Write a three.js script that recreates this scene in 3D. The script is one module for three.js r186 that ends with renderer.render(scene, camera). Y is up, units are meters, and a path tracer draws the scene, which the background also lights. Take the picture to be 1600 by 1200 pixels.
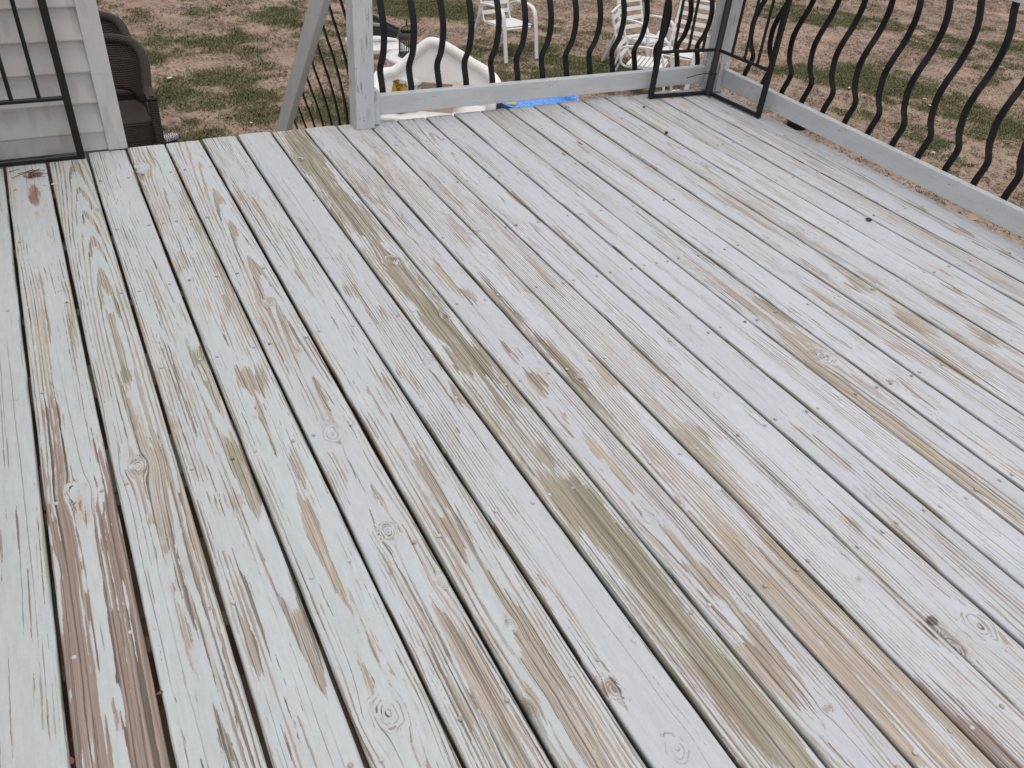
import * as THREE from 'three';
import { RoundedBoxGeometry } from 'three/addons/geometries/RoundedBoxGeometry.js';
import { mergeGeometries } from 'three/addons/utils/BufferGeometryUtils.js';

// ---------------------------------------------------------------- camera, sky, sun, exposure
const scene = new THREE.Scene();
const CAM_H = 1.3768, FOCAL = 1267.3;                     // eye height above the deck; focal length in photo pixels
const cR = new THREE.Vector3(0.88032, 0.07961, 0.46766), cU = new THREE.Vector3(0.232, 0.78763, -0.57079), cF = new THREE.Vector3(0.41379, -0.61098, -0.6749);
const camera = new THREE.PerspectiveCamera(50.67, 4 / 3, 0.05, 400);
camera.position.set(0, CAM_H, 0); camera.up.copy(cU); camera.lookAt(cF.x, CAM_H + cF.y, cF.z);
scene.add(camera);
const renderer = new THREE.WebGLRenderer({ antialias: true });
renderer.toneMapping = THREE.LinearToneMapping; renderer.toneMappingExposure = 1.1;
renderer.shadowMap.enabled = true;
{ // an overcast sky: one even layer of cloud, brighter overhead
  const W = 256, H = 128, d = new Float32Array(W * H * 4);
  for (let j = 0; j < H; j++) {
    const el = ((j + 0.5) / H - 0.5) * Math.PI, s = Math.sin(el);
    const L = s > 0 ? 0.98 * (1 + 1.3 * s) / 2.3 : 0.2;
    for (let i = 0; i < W; i++) {
      const a = i / W * Math.PI * 2, m = s > 0 ? 1 + 0.05 * Math.sin(a * 2 + 4 * s) * Math.cos(a * 3 - 5 * s + 1) : 1, o = (j * W + i) * 4;
      d[o] = L * m * (s > 0 ? 0.958 : 0.62); d[o + 1] = L * m * (s > 0 ? 0.985 : 0.55); d[o + 2] = L * m * (s > 0 ? 1.055 : 0.46); d[o + 3] = 1;
    }
  }
  const t = new THREE.DataTexture(d, W, H, THREE.RGBAFormat, THREE.FloatType);
  t.mapping = THREE.EquirectangularReflectionMapping; t.magFilter = THREE.LinearFilter; t.minFilter = THREE.LinearFilter; t.needsUpdate = true;
  scene.background = t; scene.environment = t;
}
const sun = new THREE.DirectionalLight(0xfff4e6, 0.9);
sun.position.set(2, 12, -2.5); sun.target.position.set(2, 0, -4); scene.add(sun, sun.target);
sun.castShadow = true; sun.shadow.radius = 45; sun.shadow.mapSize.set(2048, 2048);
Object.assign(sun.shadow.camera, { left: -14, right: 14, top: 14, bottom: -14, near: 0.5, far: 40 });

// ---------------------------------------------------------------- helpers
const GROUND = -1.85, BACK = -3.497;
let rs = 12345;
const rnd = () => { rs = (Math.imul(rs, 1664525) + 1013904223) >>> 0; return rs / 4294967296; };
const rr = (a, b) => a + (b - a) * rnd();
const TAB = new Float32Array(65536); for (let i = 0; i < 65536; i++) TAB[i] = rnd();
function vn(x, y, s) {                                      // value noise, 0..1
  const xi = Math.floor(x), yi = Math.floor(y), fx = x - xi, fy = y - yi;
  const u = fx * fx * (3 - 2 * fx), v = fy * fy * (3 - 2 * fy);
  const b = Math.imul(yi, 40503) + Math.imul(s, 9973), a0 = Math.imul(xi, 7919), a1 = a0 + 7919, b1 = b + 40503;
  const h = (n) => { n = Math.imul(n ^ (n >>> 13), 1540483477); return TAB[(n ^ (n >>> 15)) & 65535]; };
  const p = h(a0 + b), q = h(a1 + b), r = h(a0 + b1), t = h(a1 + b1);
  return p + (q - p) * u + (r - p + (p - q - r + t) * u) * v;
}
const n2 = (x, y, s) => vn(x, y, s) * 2 - 1;
const clamp = (x, a = 0, b = 1) => x < a ? a : x > b ? b : x;
const sst = (a, b, x) => { const t = clamp((x - a) / (b - a)); return t * t * (3 - 2 * t); };
const rayOf = (px, py) => new THREE.Vector3().addScaledVector(cR, (px - 800) / FOCAL).addScaledVector(cU, -(py - 600) / FOCAL).add(cF);
function onY(px, py, y = 0) { const d = rayOf(px, py), k = (y - CAM_H) / d.y; return new THREE.Vector3(d.x * k, y, d.z * k); }   // where a photo pixel meets a level plane

const used = {};
const numbered = (n) => { const k = used[n] = (used[n] ?? -1) + 1; return k ? n + '_' + String(k).padStart(3, '0') : n; };
function thing(name, label, category, p = [0, 0, 0], turn = 0, group) {
  const o = new THREE.Group(); o.name = numbered(name); o.position.set(...p); o.rotation.y = turn;
  o.userData = { label, category }; if (group) o.userData.group = group;
  scene.add(o); return o;
}
function part(name, geo, m, parent) {
  const o = new THREE.Mesh(Array.isArray(geo) ? (geo.length > 1 ? mergeGeometries(geo.map((g) => g.index ? g.toNonIndexed() : g)) : geo[0]) : geo, m);
  o.name = name; o.castShadow = o.receiveShadow = true; parent.add(o); return o;
}
function solo(name, geo, m, label, category, group) {
  const o = part(numbered(name), geo, m, scene); o.userData = { label, category }; if (group) o.userData.group = group; return o;
}
function structure(name, geo, m) { const o = part(name, geo, m, scene); o.userData.kind = 'structure'; return o; }
function bx(w, h, d, x = 0, y = 0, z = 0, r = 0.004) {      // a box with eased edges, uv in metres
  const g = new RoundedBoxGeometry(w, h, d, 2, Math.min(r, w / 2.1, h / 2.1, d / 2.1));
  boxUV(g); g.translate(x, y, z); return g;
}
function boxUV(g) {
  const p = g.attributes.position, n = g.attributes.normal, uv = new Float32Array(p.count * 2);
  for (let i = 0; i < p.count; i++) {
    const ax = Math.abs(n.getX(i)), ay = Math.abs(n.getY(i)), az = Math.abs(n.getZ(i));
    let a, b; if (ay >= ax && ay >= az) { a = p.getX(i); b = p.getZ(i); } else if (ax >= az) { a = p.getZ(i); b = p.getY(i); } else { a = p.getX(i); b = p.getY(i); }
    uv[i * 2] = a; uv[i * 2 + 1] = b;
  }
  g.setAttribute('uv', new THREE.BufferAttribute(uv, 2)); return g;
}
const V = (x, y, z) => new THREE.Vector3(x, y, z);
const curve = (pts, closed = false, tension = 0.5) => new THREE.CatmullRomCurve3(pts.map((p) => p.isVector3 ? p : V(...p)), closed, 'catmullrom', tension);
function tube(pts, r, seg = 24, rad = 8) { return new THREE.TubeGeometry(curve(pts), seg, r, rad, false); }
function rod(a, b, r, rad = 8) {
  const A = V(...a), B = V(...b), g = new THREE.CylinderGeometry(r, r, A.distanceTo(B), rad);
  g.applyQuaternion(new THREE.Quaternion().setFromUnitVectors(V(0, 1, 0), B.clone().sub(A).normalize()));
  g.translate((A.x + B.x) / 2, (A.y + B.y) / 2, (A.z + B.z) / 2); return g;
}
function ribbon(pts, side, w, t, seg = 30) {                // a flat bar swept along pts; its width lies along the fixed vector side
  const c = curve(pts), S = V(...side).normalize(), pos = [], uv = [], idx = []; let len = 0, last = null;
  for (let i = 0; i <= seg; i++) {
    const p = c.getPointAt(i / seg), T = c.getTangentAt(i / seg), N = T.clone().cross(S).normalize();
    if (last) len += p.distanceTo(last); last = p;
    for (const [a, b] of [[-1, -1], [1, -1], [1, 1], [-1, 1]]) {
      const q = p.clone().addScaledVector(S, a * w / 2).addScaledVector(N, b * t / 2); pos.push(q.x, q.y, q.z); uv.push(a * w / 2, len);
    }
    if (i) for (let k = 0; k < 4; k++) { const a = (i - 1) * 4 + k, b = (i - 1) * 4 + (k + 1) % 4, d = i * 4 + k, e = i * 4 + (k + 1) % 4; idx.push(a, b, d, b, e, d); }
  }
  const e = seg * 4; idx.push(0, 2, 1, 0, 3, 2, e, e + 1, e + 2, e, e + 2, e + 3);
  let g = new THREE.BufferGeometry(); g.setAttribute('position', new THREE.Float32BufferAttribute(pos, 3)); g.setAttribute('uv', new THREE.Float32BufferAttribute(uv, 2)); g.setIndex(idx);
  g = g.toNonIndexed(); g.computeVertexNormals(); return g;
}
function texture(w, h, fn, srgb = true, wrap = THREE.RepeatWrapping) {
  const d = new Uint8Array(w * h * 4);
  for (let y = 0; y < h; y++) for (let x = 0; x < w; x++) { const c = fn(x, y), o = (y * w + x) * 4; d[o] = c[0]; d[o + 1] = c[1]; d[o + 2] = c[2]; d[o + 3] = 255; }
  const t = new THREE.DataTexture(d, w, h); if (srgb) t.colorSpace = THREE.SRGBColorSpace;
  t.wrapS = t.wrapT = wrap; t.magFilter = THREE.LinearFilter; t.minFilter = THREE.LinearMipmapLinearFilter; t.generateMipmaps = true; t.needsUpdate = true; return t;
}
const std = (o) => new THREE.MeshStandardMaterial(o);

// ---------------------------------------------------------------- deck boards: wood, worn paint, knots (all in board coordinates)
const PITCH = 0.1455, X0 = -0.3758, TEX_Z0 = -3.52, TEX_LEN = 3.52;
const OFF = [-0.3, -1.5, -3.4, -2.2, 1.1, -1.2, 1.9, 2.4, 3, 4.4, 2.4, -0.3, -1.2, -1.9, 1.1, 0.7, -0.8, -2.1].map((v) => v / 1000);
const GAPS = [7, 8, 9, 8, 7, 6, 7.5, 7, 7, 7.5, 6.5, 6.5, 5.5, 8, 5.5, 6, 6.5, 7, 6.5, 5.5, 7.5, 5.5, 6.5, 7, 6.5].map((v) => v / 1000);
const gapX = (k) => X0 + PITCH * k + (OFF[k - 1] ?? 0), gapW = (k) => GAPS[k] ?? 0.006;
const NB = 25;
// knots seen in the photograph: pixel, radius in metres, how bare (0..1)
const KNOTS = [[610, 1112, .026, .35], [607, 828, .018, .6], [963, 1077, .017, .9], [1060, 1168, .02, .7], [1294, 1103, .011, .8], [614, 407, .02, .4], [466, 250, .02, .3],
  [695, 495, .012, .5], [672, 567, .014, .3], [1283, 557, .026, .7], [1395, 598, .013, .6], [1535, 975, .03, .55], [1500, 1008, .022, .5], [1092, 255, .018, .5], [117, 770, .018, .3],
  [520, 676, .024, .3], [731, 273, .01, .3], [598, 343, .012, .3], [217, 262, .026, .25], [803, 975, .009, .4], [832, 1105, .014, .7], [760, 402, .02, .35], [885, 168, .016, .4], [958, 205, .02, .4],
  [1272, 372, .026, .25], [1300, 422, .012, .4], [215, 730, .02, .3], [640, 340, .01, .3], [1018, 812, .012, .5], [1240, 790, .01, .5], [320, 560, .012, .4], [1125, 620, .014, .35], [905, 590, .012, .35], [736, 300, .014, .3],
  [1450, 760, .012, .5], [1530, 655, .012, .4], [1275, 288, .01, .4], [1360, 300, .013, .3], [150, 330, .01, .3], [1130, 940, .009, .5], [420, 470, .016, .3], [690, 905, .012, .25], [1340, 905, .008, .4]];
// where the paint is gone: pixel, half length, half width, strength, tint of the bare wood (0 taupe, 1 olive, 2 red brown)
const BARE = [[72, 560, .35, .02, .5, 0], [62, 430, .2, .02, .35, 0], [122, 560, .4, .02, .6, 0], [95, 730, .3, .03, 1, 2], [165, 760, .25, .022, 1.1, 2], [105, 870, .16, .03, 1.4, 2], [178, 900, .25, .032, 1.5, 2], [125, 1030, .3, .028, 1.4, 2], [212, 1080, .3, .036, 1.5, 2], [55, 320, .1, .03, .3, 2],
  [197, 582, .04, .014, 1, 1], [172, 470, .12, .03, .45, 1], [225, 640, .3, .03, .4, 0], [245, 760, .16, .04, .5, 0], [150, 360, .2, .03, .25, 0], [290, 960, .1, .02, .4, 0], [300, 810, .15, .015, .6, 0],
  [312, 560, .05, .02, .8, 1], [367, 713, .08, .018, .9, 1], [350, 782, .03, .045, .6, 0], [322, 850, .14, .025, .8, 2], [380, 950, .14, .025, .8, 0], [430, 1100, .22, .045, .4, 0], [250, 480, .2, .02, .3, 0], [270, 590, .2, .02, .3, 0],
  [285, 412, .06, .03, .8, 0], [352, 425, .12, .025, .7, 0], [395, 592, .06, .045, 1.2, 0], [405, 645, .06, .018, 1.1, 0], [457, 715, .08, .013, .9, 0], [488, 822, .1, .018, 1.1, 0], [520, 900, .1, .012, .9, 0], [560, 965, .1, .012, .9, 0], [360, 500, .2, .05, .4, 0], [300, 330, .2, .04, .3, 0],
  [430, 520, .22, .05, .45, 0], [500, 625, .1, .03, .7, 0], [530, 735, .08, .03, .6, 0], [400, 430, .15, .04, .4, 0], [340, 320, .2, .05, .35, 0], [640, 910, .2, .03, .25, 0], [720, 1010, .14, .015, .7, 0], [760, 1060, .1, .012, .9, 0], [740, 1105, .04, .03, .7, 0], [800, 1150, .12, .015, 1, 0],
  [490, 530, .22, .055, .6, 0], [600, 605, .1, .04, .5, 0], [655, 720, .15, .03, .6, 0], [575, 668, .04, .025, .7, 0], [718, 832, .05, .02, .95, 0], [695, 850, .1, .014, .7, 0], [785, 935, .12, .01, .9, 0], [832, 995, .1, .01, .9, 0], [833, 1107, .03, .016, .9, 0], [900, 1130, .22, .03, .35, 0], [400, 340, .25, .04, .45, 0], [820, 900, .25, .012, .6, 0],
  [548, 455, .04, .024, 1, 0], [603, 492, .03, .02, .9, 0], [572, 480, .09, .01, .7, 0], [722, 620, .055, .022, 1.4, 0], [717, 674, .012, .008, .9, 0], [640, 590, .1, .01, .5, 0], [683, 762, .06, .014, .7, 0], [430, 300, .12, .016, .6, 0], [960, 1075, .03, .02, .6, 0], [890, 960, .2, .01, .5, 0],
  [480, 240, .25, .055, .7, 1], [550, 330, .25, .055, .85, 1], [640, 440, .2, .055, .6, 1], [690, 510, .15, .04, 1.2, 1], [735, 560, .1, .055, 1.1, 1], [790, 600, .1, .035, .7, 1], [780, 660, .2, .04, .35, 1], [852, 712, .06, .02, 1, 1], [905, 790, .11, .055, 1.5, 1], [960, 845, .12, .045, 1.1, 1], [1010, 905, .15, .045, .7, 1], [1080, 1000, .15, .035, .7, 1], [1150, 1085, .12, .045, .8, 1], [1205, 1140, .15, .045, .6, 1],
  [735, 462, .06, .018, 1.1, 0], [690, 425, .15, .025, .5, 0], [800, 548, .06, .022, 1.1, 0], [836, 598, .055, .025, 1.4, 0], [880, 650, .018, .009, 1, 0], [930, 702, .05, .013, 1.1, 0], [967, 742, .07, .011, 1, 0], [1080, 880, .1, .014, .9, 0], [1166, 973, .16, .016, .9, 0], [1206, 1040, .08, .036, 1.3, 0], [560, 290, .2, .03, .5, 0],
  [870, 558, .12, .024, 1, 0], [780, 470, .12, .02, .5, 0], [910, 610, .1, .014, .6, 1], [1222, 943, .25, .025, .9, 0], [1252, 900, .1, .045, .8, 0], [1310, 1010, .3, .05, .5, 0], [1400, 1120, .2, .04, .6, 0], [1100, 800, .3, .03, .35, 0], [600, 270, .18, .02, .6, 1],
  [942, 580, .07, .022, 1.2, 0], [968, 596, .06, .016, .9, 0], [1085, 682, .05, .04, .7, 0], [1120, 742, .16, .028, .8, 0], [1232, 868, .2, .026, 1.1, 0], [1335, 968, .2, .026, 1.2, 0], [1445, 1082, .2, .026, 1.2, 0], [1535, 1165, .15, .036, 1.1, 2], [720, 360, .15, .03, .7, 0],
  [1012, 560, .12, .016, 1.1, 0], [1352, 835, .1, .014, .9, 0], [1333, 820, .03, .018, .8, 0], [840, 420, .16, .014, .6, 0], [1205, 750, .15, .012, .7, 0], [1290, 700, .1, .02, .8, 0], [1230, 655, .1, .018, .7, 0],
  [1150, 462, .2, .022, 1, 0], [1206, 482, .1, .03, .9, 0], [1250, 533, .1, .045, .8, 0], [1305, 588, .1, .04, .8, 0], [1420, 680, .25, .028, .8, 0], [1060, 390, .2, .02, .6, 0], [1500, 740, .2, .02, .7, 0],
  [1250, 440, .22, .028, .55, 0], [1335, 500, .2, .03, .5, 0], [1350, 482, .2, .036, .7, 0], [1450, 552, .2, .04, .7, 0], [1320, 428, .1, .036, 1, 0], [1343, 447, .06, .045, 1, 0], [1428, 503, .08, .05, 1.5, 0], [1490, 562, .15, .036, .7, 0], [1366, 437, .05, .018, .9, 0], [1483, 483, .05, .018, .9, 0], [1533, 527, .06, .03, .8, 1],
  [1180, 342, .22, .018, .7, 0], [1130, 300, .2, .015, .5, 0], [1467, 372, .08, .018, .9, 0], [1520, 470, .2, .028, .6, 0], [1560, 440, .15, .025, .8, 0], [990, 275, .15, .014, .6, 0], [1010, 190, .25, .02, .6, 0], [905, 230, .1, .03, .4, 0], [760, 250, .2, .014, .7, 0], [700, 300, .2, .014, .8, 0], [820, 320, .2, .016, .7, 0], [930, 340, .2, .014, .6, 0], [860, 185, .2, .03, .5, 1], [640, 205, .12, .02, .6, 0], [470, 210, .08, .04, .7, 1]];
// stains on top of the paint: pixel, half length, half width, colour, strength
const STAIN = [[1450, 985, .028, .006, [70, 60, 52], .9], [1456, 968, .012, .012, [60, 52, 46], .9], [1492, 1000, .04, .012, [140, 128, 116], .7], [50, 274, .03, .04, [86, 50, 36], .95], [52, 304, .11, .02, [132, 84, 64], .95], [58, 335, .03, .012, [190, 150, 90], .5], [905, 223, .03, .007, [105, 62, 46], .9], [880, 240, .02, .009, [120, 80, 62], .8], [1048, 153, .02, .012, [205, 110, 80], .7], [1070, 166, .06, .02, [188, 150, 118], .6], [1040, 210, .012, .012, [120, 110, 96], .6],
  [320, 860, .15, .05, [176, 156, 150], .3], [1125, 1095, .1, .03, [176, 150, 150], .4], [130, 800, .05, .03, [196, 160, 145], .5]];
const boardAt = (x) => { for (let k = -1; k < 26; k++) if (x < gapX(k + 1)) return k; return 26; };
const loc = (px, py) => { const w = onY(px, py); const k = boardAt(w.x); return { k, s: w.z - TEX_Z0, t: w.x - (gapX(k) + gapX(k + 1)) / 2 }; };
// per board: how bare in general, ring centre across the board, ring depth, its slope along the board
const BASE = [-.28, -.1, .04, -.02, .05, .08, .06, -.2, .3, .04, .08, .06, -.02, -.02, -.06, .06, -.02, .04, .0, .06, .0, -.02, -.06, -.08, -.1];
const ROWS = 13, ROW_PX = 157, AT = 2048;
const deckMaps = [];
for (let a = 0; a < 2; a++) {
  const col = new Uint8Array(AT * AT * 4), rel = new Uint8Array(AT * AT * 4);
  for (let r = 0; r < ROWS; r++) {
    const k = a * ROWS + r; if (k >= NB) break;
    const S = k * 31 + 7;
    const c = [.01, -.004, .012, .05, -.01, .02, -.015, .09, .008, -.012, -.08, .1, .02, -.07, .1, .015, -.02, .07, -.09, .02, .05, -.015, .08, .02, -.06][k];
    const D0 = [.03, .012, .05, .05, .02, .055, .03, .05, .02, .035, .05, .05, .03, .05, .06, .03, .02, .05, .05, .03, .05, .02, .05, .03, .05][k], DS = [.012, -.004, -.014, .02, .022, -.016, .018, .02, -.02, .016, .02, .02, -.018, .02, .02, .016, .02, .02, .02, -.016, .02, .02, .02, .018, .02][k];
    const space = .0056 + .003 * vn(k * 3.7, 1, 5);
    const knots = KNOTS.map(([x, y, rad, b]) => ({ ...loc(x, y), r: rad, b })).filter((o) => o.k === k);
    const bare = BARE.map(([x, y, l, w, g, tint]) => ({ ...loc(x, y), l, w, g, tint })).filter((o) => o.k === k);
    const stains = STAIN.map(([x, y, l, w, rgb, g]) => ({ ...loc(x, y), l, w, rgb, g })).filter((o) => o.k === k);
    const tone = .975 + .05 * vn(k * 1.7, 3, 9), warm = vn(k * 2.3, 8, 4);
    const H = ROW_PX - 2, leftCast = [1, .9, 1, .8, .9, .6, .7, .3][k] ?? 0;  // lens shading at the left, painted into the boards as a darker, greener tint
    for (let x = 0; x < AT; x++) {
      const s = (x + .5) / AT * TEX_LEN;
      const wander = .007 * n2(s * .7, k, S) + .0025 * n2(s * 2.6, k, S + 1);
      const depth = D0 + DS * (s - 1.8) + .014 * n2(s * .8, k, S + 2);
      const lowA = n2(s * 1.1, k * 5, S + 3);
      for (let y = -1; y <= H; y++) {
        const t = (clamp(y, 0, H - 1) + .5) / H * .14 - .07;
        let g = t - wander, inKnot = 0, kd = 9, kb = 0, nearK = 0;
        for (const q of knots) {
          const dx = (s - q.s) / 1.5, dy = g - q.t + wander * 0, d2 = (dx * dx + dy * dy) / (q.r * q.r);
          if (d2 < 60) { g = q.t + dy * (d2 * d2 / (d2 * d2 + .6 + .9 * d2)); }
          const e2 = d2 * (1 + .35 * n2(s * 60, t * 60, S + 4));
          if (e2 < kd) { kd = e2; kb = q.b; }
          nearK += .5 / (1 + d2);
        }
        inKnot = kd < 1 ? 1 : 0;
        const gw = g + .0011 * n2(s * 9, t * 130, S + 5) + .0005 * n2(s * 40, t * 260, S + 6);
        const Rr = Math.sqrt((gw - c) * (gw - c) * 1.0 + depth * depth);
        let ph = Rr / space + .22 * n2(s * 2.2, g * 40, S + 7);
        if (kd < 2.2) { const ring = Math.sqrt(kd) * 3.2 + .25 * n2(s * 50, t * 50, S + 20); ph = ph + (ring - ph) * sst(2.2, 1, kd); }
        const fr = ph - Math.floor(ph), late = fr < .72 ? sst(.1, .72, fr) : 1 - sst(.72, .95, fr);
        const st0 = n2(s * 1.5, gw * 190, S + 31), st1 = n2(s * 4, gw * 420, S + 8), st2 = n2(s * 15, gw * 900, S + 9), st3 = n2(s * 120, gw * 1100, S + 10), fl = vn(s * 1.1, gw * 540, S + 32);
        // how far the paint has gone here
        let bias = BASE[k] + .16 * lowA + .3 * n2(s * 1.7, g * 22, S + 11) + .2 * n2(s * 5.5, g * 60, S + 12), blob = 0, wG = 0, wR = 0; const finger = .03 * n2(s * .6, gw * 260, S + 35) + .014 * n2(s * 2, gw * 620, S + 36);
        for (const q of bare) {
          const dx = (s - q.s + finger) / q.l, dy = (g + wander - q.t) / q.w; let d = dx * dx + dy * dy;
          if (d < 4) { d += .55 * n2(s * 9, g * 90, S + 13) + .35 * n2(s * 24, g * 200, S + 34); const f = q.g * (1 - sst(.35, 1.5, d)); blob += f; if (q.tint === 1) wG += f; else if (q.tint === 2) wR += f; }
        }
        blob = Math.min(blob, 1.5);
        const zebra = sst(.36, .66, vn(s * 1.3, g * 16, S + 14));
        const fk1 = n2(s * 13, gw * 95, S + 37), fk2 = n2(s * 36, gw * 230, S + 38);
        let score = .1 + .07 * zebra + bias * .9 + blob * .66 + (late - .5) * (.42 + .5 * zebra) + .13 * st0 + .09 * st1 + .09 * st2 + .08 * st3 + .23 * fk1 + .12 * fk2 - .06 * nearK;
        const edge = sst(.0615, .0695, Math.abs(t)); score += edge * (.25 + .35 * n2(s * 6, t > 0 ? 1 : 5, S + 15));
        if (kd < 1.9) { const f = sst(1.9, .8, kd); score += f * ((kb - .45) * .9 + .55 * n2(s * 70, t * 70, S + 16) - .1); }
        const lost = sst(.375, .415, score);
        const thin = sst(.2, .38, score) * (1 - lost);
        // hairline checks along the grain
        const cq = gw * 170 + 1.6 * n2(s * 1.2, gw * 30, S + 17), ck = Math.abs(cq - Math.floor(cq) - .5), cg = n2(s * 5, Math.floor(cq) * 3.7, S + 18) + .3 * late * (1 - inKnot);
        let check = (1 - sst(.05, .14, ck)) * sst(.8, 1, cg);
        if (kd < 1.6) { const kr = Math.sqrt(kd) * 2.6 + .3 * n2(s * 45, t * 45, S + 21), kf = Math.abs(kr - Math.floor(kr) - .5); check = Math.max(check, (1 - sst(.05, .16, kf)) * sst(.35, .7, vn(s * 55, t * 75, S + 39)) * sst(1.6, 1.1, kd) * .55); }
        const c2 = gw * 42 + .8 * n2(s * .8, gw * 12, S + 19), ck2 = Math.abs(c2 - Math.floor(c2) - .5); check = Math.max(check, (1 - sst(.012, .045, ck2)) * sst(.5, .65, n2(s * 1.4, Math.floor(c2) * 5.3, S + 22)) * .8);
        // colours
        const wt = clamp(1.2 * (lost + .0)), pv = .975 + .03 * vn(s * 2, t * 18, S + 23) + .022 * n2(s * 30, t * 160, S + 24) + .012 * n2(s * 260, t * 260, S + 30);
        let pr = (200 - leftCast * 4) * pv * tone, pg = (202 - leftCast * 1.2) * pv * tone, pb = (206 - leftCast * 4.5) * pv * tone;
        const dirt = sst(.55, .9, vn(s * 3.1, t * 14, S + 25)) * .06; pr -= 14 * dirt * 10 * .3; pg -= 16 * dirt * 10 * .3; pb -= 22 * dirt * 10 * .3;
        const G = clamp(wG / .7 + (k === 8 ? .75 : 0)), Rd = clamp(wR / .7), wv = 1.05 + .05 * st1 + .07 * st2 + .04 * n2(s * 3, t * 30, S + 26) - .09 * late - .3 * sst(.58, .8, fl) + .06 * sst(.45, .2, fl) + .02 * st0;
        let er = 171 - 18 * G - 22 * Rd + 3 * warm, eg = 160 - 14 * G - 27 * Rd, eb = 147 - 19 * G - 22 * Rd - 2 * warm;
        er *= wv; eg *= wv; eb *= wv;
        if (inKnot) { const f = (1 - kd) * .22; er *= 1 - f * .8; eg *= 1 - f; eb *= 1 - f * 1.1; }
        let R = pr + (er - pr) * wt, Gc = pg + (eg - pg) * wt, B = pb + (eb - pb) * wt;
        const rem = lost * .72 * sst(.52, .7, vn(s * 3.5, gw * 560, S + 33) * .75 + .25 * vn(s * 40, gw * 700, S + 40)) * sst(1.75, .2, blob + .3 * n2(s * 5, g * 40, S + 41)); R += (pr - R) * rem; Gc += (pg - Gc) * rem; B += (pb - B) * rem; R += (er - R) * thin * .07; Gc += (eg - Gc) * thin * .07; B += (eb - B) * thin * .07;
        for (const q of stains) { const dx = (s - q.s) / q.l, dy = (t - q.t) / q.w, d = dx * dx + dy * dy + .7 * n2(s * 30, t * 90, S + 27); if (d < 1.2) { const f = q.g * (1 - sst(.1, 1.2, d)) * (.75 + .25 * st2); R += (q.rgb[0] * R / 200 - R) * f; Gc += (q.rgb[1] * Gc / 200 - Gc) * f; B += (q.rgb[2] * B / 200 - B) * f; } }
        const cm = check * (lost > .5 ? .5 : .62); R += (84 - R) * cm; Gc += (76 - Gc) * cm; B += (68 - B) * cm;
        const gr = edge * sst(.3, .75, vn(s * 9, (t > 0 ? 3 : 8) + Math.abs(t) * 50, S + 28)) * .5; R += (100 - R) * gr; Gc += (108 - Gc) * gr; B += (98 - B) * gr;
        const o = ((r * ROW_PX + 1 + y) * AT + x) * 4;
        col[o] = R; col[o + 1] = Gc; col[o + 2] = B; col[o + 3] = 255;
        const hgt = 150 + 46 * (1 - lost) + 16 * late - (lost ? 26 * (1 - late) * lost : 0) + 9 * st1 + 7 * st2 - 80 * check;
        rel[o] = clamp(hgt, 0, 255); rel[o + 1] = 150 + 70 * lost + 14 * st1; rel[o + 2] = 0; rel[o + 3] = 255;
      }
    }
  }
  const mk = (d, srgb) => { const t = new THREE.DataTexture(d, AT, AT); if (srgb) t.colorSpace = THREE.SRGBColorSpace; t.wrapS = t.wrapT = THREE.MirroredRepeatWrapping; t.magFilter = THREE.LinearFilter; t.minFilter = THREE.LinearMipmapLinearFilter; t.generateMipmaps = true; t.needsUpdate = true; return t; };
  const cm = mk(col, true), rm = mk(rel, false);
  deckMaps.push(std({ map: cm, bumpMap: rm, bumpScale: 0.0028, roughnessMap: rm, roughness: 1, metalness: 0 }));
}
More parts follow.
